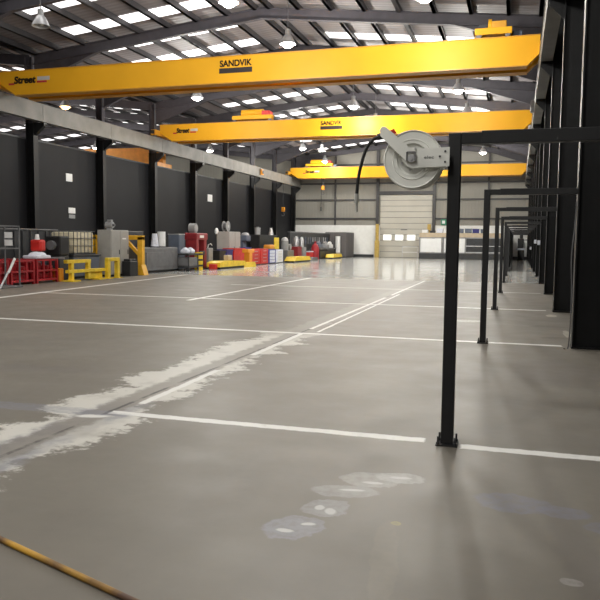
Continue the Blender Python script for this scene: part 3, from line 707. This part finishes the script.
# red press
t = thing('red_press', 'dark red workshop press with arched head', 'press', (-16.98, 36.1, 0))
for y in (-.45, .55): MB().box(-.3, .35, y - .17, y + .17, .05, 1.75, .03).build('side_frame', 'redmach', t)
MB().box(-.35, .4, -.68, .78, 1.6, 1.98, .06).build('head', 'redmach', t); MB().box(-.3, .4, -.28, .38, .8, 1.0, .02).build('bed', 'dark', t); MB().cyl((0, .1, 1.15), (0, .1, 1.6), .11, 14).build('ram', 'silver', t); MB().box(-.4, .45, -.65, .75, 0, .05).build('base', 'black', t)
MB().box(.4, .42, -.3, .2, 1.72, 1.86).build('label_plate', 'white', t); MB().box(-.3, .3, -.28, .38, .05, .8, .02).build('back_panel', 'black', t)
t = thing('reel_fan', 'grey fan drum on top of the dark red press', 'fan', (-16.98, 35.8, 1.98))
MB().cyl((-.18, 0, .26), (.18, 0, .26), .26, 20).build('drum', 'grey', t, smooth=True); MB().cyl((.18, 0, .26), (.2, 0, .26), .19, 20).build('grille', 'silver', t); MB().box(-.14, .14, -.2, .2, 0, .1).build('base', 'midgrey', t)
t = thing('grey_post_unit', 'slim grey column unit right of the dark red press', 'machine', (-16.85, 37.45, 0))
MB().box(-.2, .2, -.3, .3, .04, 1.15, .03).build('body', 'grey', t); MB().box(-.25, .25, -.35, .35, 0, .04).build('base', 'dark', t); MB().tube([(.0, 0, 1.15), (0, .1, 1.35), (0, .4, 1.4), (0, .6, 1.3)], .03, 8).build('pipe', 'silver', t)
# yellow lift table and things on it
t = thing('lift_table', 'long low yellow lift platform with red end', 'lift table', (-15.9, 37.8, 0))
MB().prism([(-1.6, .12), (2.2, .12), (2.2, .40), (-1.0, .46), (-1.6, .36)], 'x', -.45, .35).build('deck', 'floor_yellow', t)
MB().box(-.4, .3, -1.5, 2.1, 0, .12).build('base', 'black', t); MB().box(-.2, .2, -1.9, -1.6, .0, .30, .04).build('end_stop', 'redbright', t)
for lb, m_, y0, y1, z1 in (('black crate behind the yellow lift platform', 'black', 38.2, 39.15, 1.0), ('navy blue crate behind the yellow lift platform', 'navy', 39.25, 40.25, 1.06)):
    t = thing('crate', lb, 'crate', (-16.75, (y0 + y1) / 2, 0)); hh = (y1 - y0) / 2
    MB().box(-.3, .3, -hh, hh, .1, z1, .03).build('body', m_, t); MB().box(-.32, .32, -hh - .02, hh + .02, z1 - .1, z1, .01).build('rim', m_, t); MB().box(-.27, .27, -hh, hh, 0, .1).build('skid', 'dark', t)
o = MB().box(-16.2, -15.9, 38.2, 38.8, .446, .75, .04).build('cardboard_box', 'beige'); tag(o, 'small tan box on the yellow lift platform', 'box')
t = thing('red_bin', 'red steel bin between yellow platform and pale grey cabinet', 'bin', (-16.8, 41.3, 0))
MB().prism([(-.3, .08), (.3, .08), (.36, 1.1), (-.36, 1.1)], 'y', -.85, .85).build('body', 'redbright', t); MB().box(-.4, .4, -.9, .9, 1.05, 1.12, .01).build('rim', 'redbright', t); MB().box(-.25, .25, -.8, .8, 0, .08).build('skid', 'dark', t)
t = thing('tool_cabinet', 'pale grey cabinet standing behind the red bin', 'cabinet', (-17.75, 42.7, 0))
MB().box(-.42, .42, -.95, .95, .06, 2.15, .02).build('body', 'cabinet', t); MB().box(-.38, .38, -.9, .9, 0, .06).build('plinth', 'dark', t)
for y0 in (-.92, .02): dr = MB().box(.42, .44, y0, y0 + .9, .12, 2.1, .006).build('door', 'cabinet', t); MB().box(.44, .46, y0 + .75, y0 + .79, .95, 1.2).build('handle', 'dark', dr)
t = thing('cable_reel', 'round grey cable reel on the pale grey cabinet', 'reel', (-17.75, 42.25, 2.15))
for x in (-.14, .14): MB().cyl((x - .02, 0, .33), (x + .02, 0, .33), .33, 24).build('flange', 'grey', t, smooth=True)
MB().cyl((-.12, 0, .33), (.12, 0, .33), .2, 20).build('cable', 'midgrey', t, smooth=True); MB().cyl((.16, 0, .33), (.18, 0, .33), .1, 16).build('hub', 'silver', t)
t = thing('work_lamp', 'small white round lamp on a stalk left of the grey reel', 'lamp', (-17.55, 40.3, 0))
MB().cyl((0, 0, 0), (0, 0, 2.0), .03, 8).build('stalk', 'dark', t); MB().sphere((0, 0, 2.15), .16, (.7, 1, 1.2)).build('head', 'white', t, smooth=True); MB().box(-.25, .25, -.25, .25, 0, .04).build('base', 'dark', t)
t = thing('orange_hoist_stand', 'orange yellow lifting column at the end of yellow platform', 'lifting column', (-15.75, 41.0, 0))
MB().box(-.18, .18, -.25, .25, .05, .95, .03).build('column', 'orange', t); MB().prism([(-.5, .0), (.6, .0), (.4, .3), (-.3, .3)], 'x', -.3, .3).build('foot', 'floor_yellow', t); MB().box(-.2, .2, -.55, .55, .85, 1.08, .03).build('arm', 'orange', t)
t = thing('blue_machine', 'blue drilling machine with silver head beside the pale cabinet', 'machine', (-17.75, 45.3, 0))
MB().box(-.35, .35, -.55, .55, 0, 1.1, .04).build('base', 'blue', t); MB().box(-.3, .1, -.3, .3, 1.1, 1.8, .04).build('column', 'bluegrey', t); MB().box(-.25, .38, -.4, .4, 1.55, 1.95, .06).build('head', 'bluegrey', t); MB().sphere((.1, .05, 2.0), .28, (1, 1, .5)).build('guard', 'silver', t, smooth=True); MB().box(-.36, .36, -.57, .57, 1.08, 1.14).build('table', 'blue', t)
# drawer units
def drawers(y, lb, m_, hgt, front=None, n=4, ln=1.55):
    t = thing('drawer_unit', lb, 'drawer unit', (-16.75, y, 0), group='coloured drawer units on the left')
    MB().box(-.25, .4, -ln / 2, ln / 2, .05, hgt, .02).build('body', m_, t); MB().box(-.2, .36, -ln / 2, ln / 2, 0, .05).build('plinth', 'black', t)
    for i in range(n):
        z0 = .1 + (hgt - .15) * i / n
        dr = MB().box(.4, .43, -ln / 2 + (.06 if m_ == 'redbright' else .26), ln / 2 - (.06 if m_ == 'redbright' else .26), z0, z0 + (hgt - .15) / n - .03, .006).build('drawer', front or m_, t)
        MB().box(.43, .46, -.3, .3, z0 + .12, z0 + .15).build('handle', 'silver', dr)
drawers(43.9, 'red drawer unit next to the orange lifting column', 'redbright', 1.02); drawers(45.55, 'red drawer unit next to the blue and white unit', 'redbright', 1.06)
drawers(47.2, 'blue drawer unit with pale drawer fronts', 'blue', 1.02, 'cloth'); drawers(48.85, 'pale grey drawer unit right of the blue one', 'cloth', .98, 'white')
t = thing('screen_booth', 'black booth with white items on its top behind the drawer units', 'booth', (-17.75, 49.4, 0))
MB().box(-.35, .35, -1.9, 1.9, .0, 1.98, .03).build('panel', 'black', t); MB().box(-.38, .38, -1.94, 1.94, 1.95, 2.02).build('top_edge', 'dark', t)
for y, lb in ((48.0, 'white upright canister on the left of the black booth'), (50.9, 'white rounded cover on the right of the black booth')):
    t = thing('canister' if y < 49 else 'cover', lb, 'canister' if y < 49 else 'cover', (-17.75, y, 2.02)); 
    MB().cyl((0, 0, 0), (0, 0, .5), .2, 14, .22 if y < 49 else .1).build('body', 'silver', t, smooth=True); MB().cyl((0, 0, .5), (0, 0, .56), .12, 12).build('lid', 'grey', t)
o = MB().box(-16.95, -16.4, 47.0, 47.9, 1.02, 1.32, .08).build('tool_bag', 'orange', smooth=True); tag(o, 'orange bag lying on the blue drawer unit', 'bag')
t = thing('warning_board', 'yellow board standing on the pale drawer unit', 'board', (-16.7, 49.2, .98)); MB().box(-.04, .04, -.55, .4, .02, .85, .02).build('panel', 'floor_yellow', t); MB().box(-.2, .2, -.4, .3, 0, .03).build('foot', 'dark', t)
# pump unit
t = thing('grey_pump', 'grey pump machine with silver dome behind the yellow ramp', 'pump', (-16.85, 51.8, 0))
MB().box(-.4, .4, -.8, .8, .0, .9, .05).build('base', 'midgrey', t); MB().cyl((0, -.3, .9), (0, -.3, 1.6), .28, 16).build('tank', 'grey', t, smooth=True); MB().sphere((0, -.3, 1.6), .28).build('dome', 'silver', t, smooth=True); MB().cyl((-.1, .3, 1.15), (.3, .3, 1.15), .22, 14).build('motor', 'grey', t, smooth=True)
def ramp(y0, y1, x, lb):
    t = thing('yellow_ramp', lb, 'ramp', (x, (y0 + y1) / 2, 0), group='low yellow platforms'); hh = (y1 - y0) / 2
    MB().prism([(-hh, .12), (hh, .12), (hh * .8, .42), (-hh * .75, .42)], 'x', -.4, .4).build('deck', 'floor_yellow', t); MB().box(-.35, .35, -hh * .95, hh * .95, 0, .12).build('base', 'black', t)
ramp(50.2, 54.6, -16.05, 'low yellow ramp in front of the grey pump machine'); ramp(63.2, 66.5, -16.37, 'low yellow platform before the black workbench')
t = thing('red_locker', 'dark red box under the silver bottle left of two', 'locker', (-17.0, 54.9, 0)); MB().box(-.3, .3, -.55, .55, .0, 1.15, .03).build('body', 'redmach', t); MB().box(.3, .32, -.48, .48, .08, 1.1).build('door', 'redmach', t)
t = thing('grey_locker', 'grey box beside the dark red box', 'locker', (-17.0, 56.3, 0)); MB().box(-.3, .3, -.5, .5, .0, 1.1, .03).build('body', 'grey', t); MB().box(.3, .32, -.42, .42, .08, 1.05).build('door', 'grey', t)
for y, z, lb in ((54.9, 1.15, 'silver gas bottle standing on the dark red box'), (56.4, 1.1, 'silver gas bottle standing on the grey box')):
    t = thing('gas_bottle', lb, 'gas bottle', (-17.0, y, z), group='silver bottles'); MB().lathe([(.0, 0), (.19, .02), (.19, .6), (.1, .78), (.05, .84)], seg=16).build('body', 'silver', t, smooth=True); MB().cyl((0, 0, .83), (0, 0, .95), .04, 8).build('valve', 'dark', t)
t = thing('pink_crate', 'faded red crate left of the red cylinder', 'crate', (-16.8, 57.6, 0)); MB().box(-.3, .3, -.6, .6, .0, .75, .04).build('body', 'redbright', t); MB().box(-.32, .32, -.62, .62, .68, .76).build('rim', 'cloth', t)
t = thing('red_cylinder', 'tall red gas cylinder at the floor edge', 'gas cylinder', (-16.45, 58.6, 0)); MB().lathe([(.0, 0), (.33, .02), (.33, 1.05), (.2, 1.3), (.09, 1.4)], seg=20).build('body', 'red', t, smooth=True); MB().cyl((0, 0, 1.4), (0, 0, 1.58), .08, 10).build('valve', 'redmach', t)
o = MB().prism([(55.6, .0), (57.7, .0), (57.4, .28), (56.2, .3)], 'x', -16.35, -15.9).build('grey_cover', 'midgrey'); tag(o, 'low dark grey cover right of the yellow ramp', 'cover')
# backdrop boards
t = thing('tool_board', 'long dark tool board with hanging tools along the far left', 'tool board', (-17.95, 62.6, 0))
MB().box(-.08, .08, -6.6, 6.3, .0, 2.3, .01).build('panel', 'dark', t); MB().box(-.12, .12, -6.65, 6.35, 2.28, 2.38).build('top_rail', 'midgrey', t)
for i in range(16):
    y = -6 + i * .75; hh = .35 + .3 * random.random()
    MB().box(.08, .14, y, y + .12 + .15 * random.random(), 1.9 - hh, 1.95).build('hanging_tool', random.choice(['midgrey', 'bluegrey', 'grey', 'silver']), t)
t = thing('workbench', 'black workbench with grey machine under the tool board', 'workbench', (-17.3, 64.6, 0))
MB().box(-.5, .5, -3.0, 2.8, .85, .95).build('top', 'midgrey', t); MB().box(-.45, .4, -2.8, 2.6, .1, .75, .02).build('cabinet', 'black', t)
for x in (-.42, .42):
    for y in (-2.9, 2.7): MB().box(x - .05, x + .05, y - .05, y + .05, 0, .85).build('leg', 'black', t)
for y, m_, sz, lb in ((62.6, 'bluegrey', .5, 'blue grey vice machine on the black workbench'), (64.9, 'grey', .6, 'grey grinder on the black workbench'), (66.6, 'white', .35, 'white box on the black workbench')):
    t = thing('bench_machine', lb, 'machine', (-17.3, y, .95)); MB().box(-.3, .3, -sz, sz, 0, .35, .06).build('body', m_, t); MB().cyl((0, -sz * .5, .3), (0, sz * .5, .45), .2, 14).build('head', m_, t, smooth=True)
t = thing('white_pillar_roll', 'tall white roll standing left of the ribbed container', 'roll', (-16.95, 68.6, 0)); MB().cyl((0, 0, .5), (0, 0, 2.1), .24, 18).build('body', 'white', t, smooth=True); MB().cyl((0, 0, .0), (0, 0, .5), .28, 18).build('base', 'beige', t, smooth=True)
t = thing('ribbed_container', 'dark grey ribbed container at the end of the machine row', 'container', (-17.0, 70.8, 0))
MB().box(-1.4, .75, -1.6, 1.8, .08, 2.5, .02).build('body', 'ribbed', t)
m = MB()
for i in range(14): m.box(.75, .79, -1.55 + i * .24, -1.45 + i * .24, .12, 2.46)
for i in range(9): m.box(-1.35 + i * .24, -1.25 + i * .24, -1.64, -1.6, .12, 2.46)
m.build('rib', 'ribbed', t); MB().box(-1.3, .7, -1.5, 1.7, 0, .08).build('skid', 'black', t)
# wall notices
for (y, z, w_, h_, lb) in ((33.5, 4.87, .55, .42, 'white notice high on the charcoal wall above the lower notice'), (33.7, 3.12, .6, .30, 'white notice low on charcoal wall above the cream tank'), (33.7, 2.8, .55, .2, 'grey notice directly below the low white notice'), (51.9, 4.87, .85, .55, 'white notice on charcoal wall above the pale grey cabinet')):
    o = MB().box(XL - .48, XL - .45, y - w_ / 2, y + w_ / 2, z - h_ / 2, z + h_ / 2).build('wall_notice', 'grey' if 'grey notice' in lb else 'white'); tag(o, lb, 'notice')

# ------------------------------------------------------------------ far end and right
for x, z1, lb in ((-13.8, 3.4, 'tall ochre guard post left of the shutter'), (-8.55, 3.4, 'tall ochre guard post right of the shutter')):
    t = thing('guard_post', lb, 'post', (x, YF - .75, 0)); MB().box(-.16, .16, -.14, .14, .03, z1, .02).build('post', 'wood', t); MB().box(-.22, .22, -.2, .2, 0, 1.7, .03).build('sleeve', 'wood', t)
t = thing('site_enclosure', 'low modular enclosure with white panels at the far right', 'enclosure', (-9.1, 69.5, 0))
MB().box(0, 7.7, 0, 2.6, 0, .55).build('plinth', 'dark', t)
MB().box(0, 7.7, 0, 2.6, 2.08, 2.5, .02).build('deck', 'beige', t)
m = MB()
for x in (.04, 2.15, 2.3, 4.35, 7.62): m.box(x - .05, x + .05, -.02, .08, .55, 2.08)
m.box(0, 7.7, -.02, .06, 1.98, 2.08).box(0, 7.7, -.02, .06, .55, .64); m.build('frame', 'grey', t)
for a, b_ in ((.12, 2.08), (2.38, 3.2), (3.3, 4.28)): MB().box(a, b_, .0, .05, .66, 1.96).build('white_panel', 'white', t)
MB().box(4.42, 7.55, .02, .06, .6, 2.0).build('dark_panel', 'dark', t)
for z in (.68, 1.27): MB().bar((4.4, -.05, z), (7.65, -.05, z), .07).build('rail', 'silver', t)
MB().box(-.2, 0.0, .1, 2.4, 1.95, 2.05).build('side_shelf', 'silver', t)
for i, (x, w_, m_, hh) in enumerate(((-8.6, .55, 'white', .3), (-7.9, .5, 'dark', .22), (-7.2, .55, 'cloth', .42), (-6.5, .5, 'white', .3), (-5.3, .6, 'bluegrey', .40), (-4.55, .6, 'bluegrey', .42), (-3.85, .6, 'navy', .40), (-3.15, .5, 'bluegrey', .38), (-2.5, .5, 'white', .3))):
    t = thing('storage_box', ORD[i] + ' box from the left on the enclosure roof', 'box', (x, 70.0, 2.5), group='boxes on the enclosure roof')
    MB().box(-w_ / 2, w_ / 2, -.3, .3, 0, hh, .03).build('body', m_, t); MB().box(-w_ / 2 - .02, w_ / 2 + .02, -.32, .32, hh - .07, hh).build('lid', m_, t)
t = thing('handrail', 'pale double handrail in front of the shutter, left of the enclosure', 'handrail', (-10.95, 71.0, 0))
for x in (0, 1.5): MB().bar((x, 0, 0), (x, 0, 1.15), .06).build('post', 'silver', t)
for z in (.6, 1.12): MB().bar((0, 0, z), (1.5, 0, z), .06).build('rail', 'white', t)
t = thing('exit_sign', 'small green exit sign on the end wall right of the shutter', 'sign', (-7.05, YF - .2, 3.35)); MB().box(-.4, .4, -.03, .03, 0, .55).build('panel', 'signgreen', t); MB().box(-.3, .0, -.04, -.03, .12, .42).build('pictogram', 'white', t); MB().box(-.05, .05, .0, .2, .1, .2).build('bracket', 'dark', t)
ws = thing('weld_screen', '', 'screen', (PX, YK[6], 0), group='dark green screens between the far black frames')
MB().box(-.03, .03, .12, BAY - .12, .14, 2.3).build('panel', 'green', ws); MB().box(-.04, .04, .08, BAY - .08, 2.28, 2.34).build('top_rail', 'dark', ws)
for y in (.16, BAY - .16): MB().box(-.12, .12, y - .03, y + .03, 0, .14).build('foot', 'dark', ws)
ws['label'] = 'dark green screen between the seventh and eighth black frames'
for k in range(7, 11): dup(ws, (PX, YK[k], 0), 'dark green screen between the %s and %s black frames' % (ORD[k], ORD[k + 1]))
t = thing('pillar_drill', 'dark pillar machine with white tray at the far end of frame row', 'machine', (.3, 70.5, 0))
MB().box(-.3, .3, -.4, .4, 0, .95, .03).build('base', 'black', t); MB().box(-.45, .35, -.4, .4, .95, 1.12, .02).build('tray', 'cloth', t); MB().box(-.32, .22, -.25, .25, 1.12, 2.05, .05).build('column', 'black', t); MB().box(-.15, .15, -.2, .2, 2.05, 2.5, .06).build('head', 'black', t); MB().bar((.2, 0, 1.9), (.6, 0, 1.9), .08).build('arm', 'black', t)
t = thing('white_cabinet', 'small white cabinet right of the dark pillar machine', 'cabinet', (.5, 71.6, 0)); MB().box(-.12, .1, -.2, .2, 0, .9, .02).build('stand', 'dark', t); MB().box(-.2, .14, -.25, .25, .9, 1.75, .03).build('body', 'white', t)
for y, z, lb in ((36.25, 1.6, 'white switch box on a black right hand column'), (30.15, 1.55, 'white twin switch box on the fifth right hand column'), (48.45, 1.2, 'small white box low on a distant right hand column')):
    t = thing('switch_box', lb, 'switch box', (XR, y, z)); MB().box(-.10, 0, -.14, .14, 0, .18, .01).build('housing', 'cloth', t); MB().box(-.12, -.10, -.05, .05, .04, .1).build('switch', 'grey', t)
# air hose hanging beside the second column
o = MB().tube(catmull([(XR - .02, YK[1] - .2, 2.25), (XR - .03, YK[1] - .2, 1.9), (XR - .06, YK[1] - .2, 1.4), (XR - .04, YK[1] - .2, .9), (XR - .04, YK[1] - .2, .35), (XR - .06, YK[1] - .2, .012), (XR - .12, YK[1] - .25, .010)]), .009, 8).build('air_hose', 'midgrey', smooth=True)
tag(o, 'thin grey air hose hanging on the nearest visible black column', 'hose')

# ------------------------------------------------------------------ neighbouring bay glimpsed over the wall
t = thing('neighbour_crane', 'orange crane girder glimpsed over the charcoal wall', 'overhead crane', (0, 45.0, 0))
MB().box(XN + .5, XL - .9, 0, .4, 6.85, 7.95).build('girder', 'orange', t)
for x in (XN + .6, XL - 1.0): MB().box(x - .15, x + .15, -.8, 1.2, 6.5, 6.85).build('end_carriage', 'orange', t)
for x, nm in ((XL - 1.0, 'near'), (XN + .6, 'far')):
    struct(MB().box(x - .15, x + .15, YB, YF - .1, 6.0, 6.5).build('beam', 'dark'), nm + ' runway beam of the neighbouring bay', 'runway beam')

# ------------------------------------------------------------------ world, camera, view
w = bpy.data.worlds.new('world'); SC.world = w; w.use_nodes = True
w.node_tree.nodes['Background'].inputs[0].default_value = (.75, .8, .9, 1); w.node_tree.nodes['Background'].inputs[1].default_value = .6
yaw, pit, rol = math.radians(16.85), math.radians(4.74), math.radians(.587)
right = Vector((math.cos(yaw), math.sin(yaw), 0)); fwd = Vector((-math.sin(yaw), math.cos(yaw), 0)); up = Vector((0, 0, 1))
F = fwd * math.cos(pit) - up * math.sin(pit); U = up * math.cos(pit) + fwd * math.sin(pit)
r = right * math.cos(rol) + U * math.sin(rol); u = U * math.cos(rol) - right * math.sin(rol)
cam = bpy.data.cameras.new('camera'); cam.sensor_width = 36; cam.lens = 36 * 715 / 600; cam.clip_end = 300
co = bpy.data.objects.new('camera', cam); C.objects.link(co)
mw = Matrix((r, u, -F)).transposed().to_4x4(); mw.translation = (0, 0, 1.62); co.matrix_world = mw
SC.camera = co
vs = SC.view_settings; SC.display_settings.display_device = 'sRGB'; vs.view_transform = 'Standard'; vs.look = 'None'; vs.gamma = 1; vs.use_curve_mapping = False
vs.exposure = -0.55
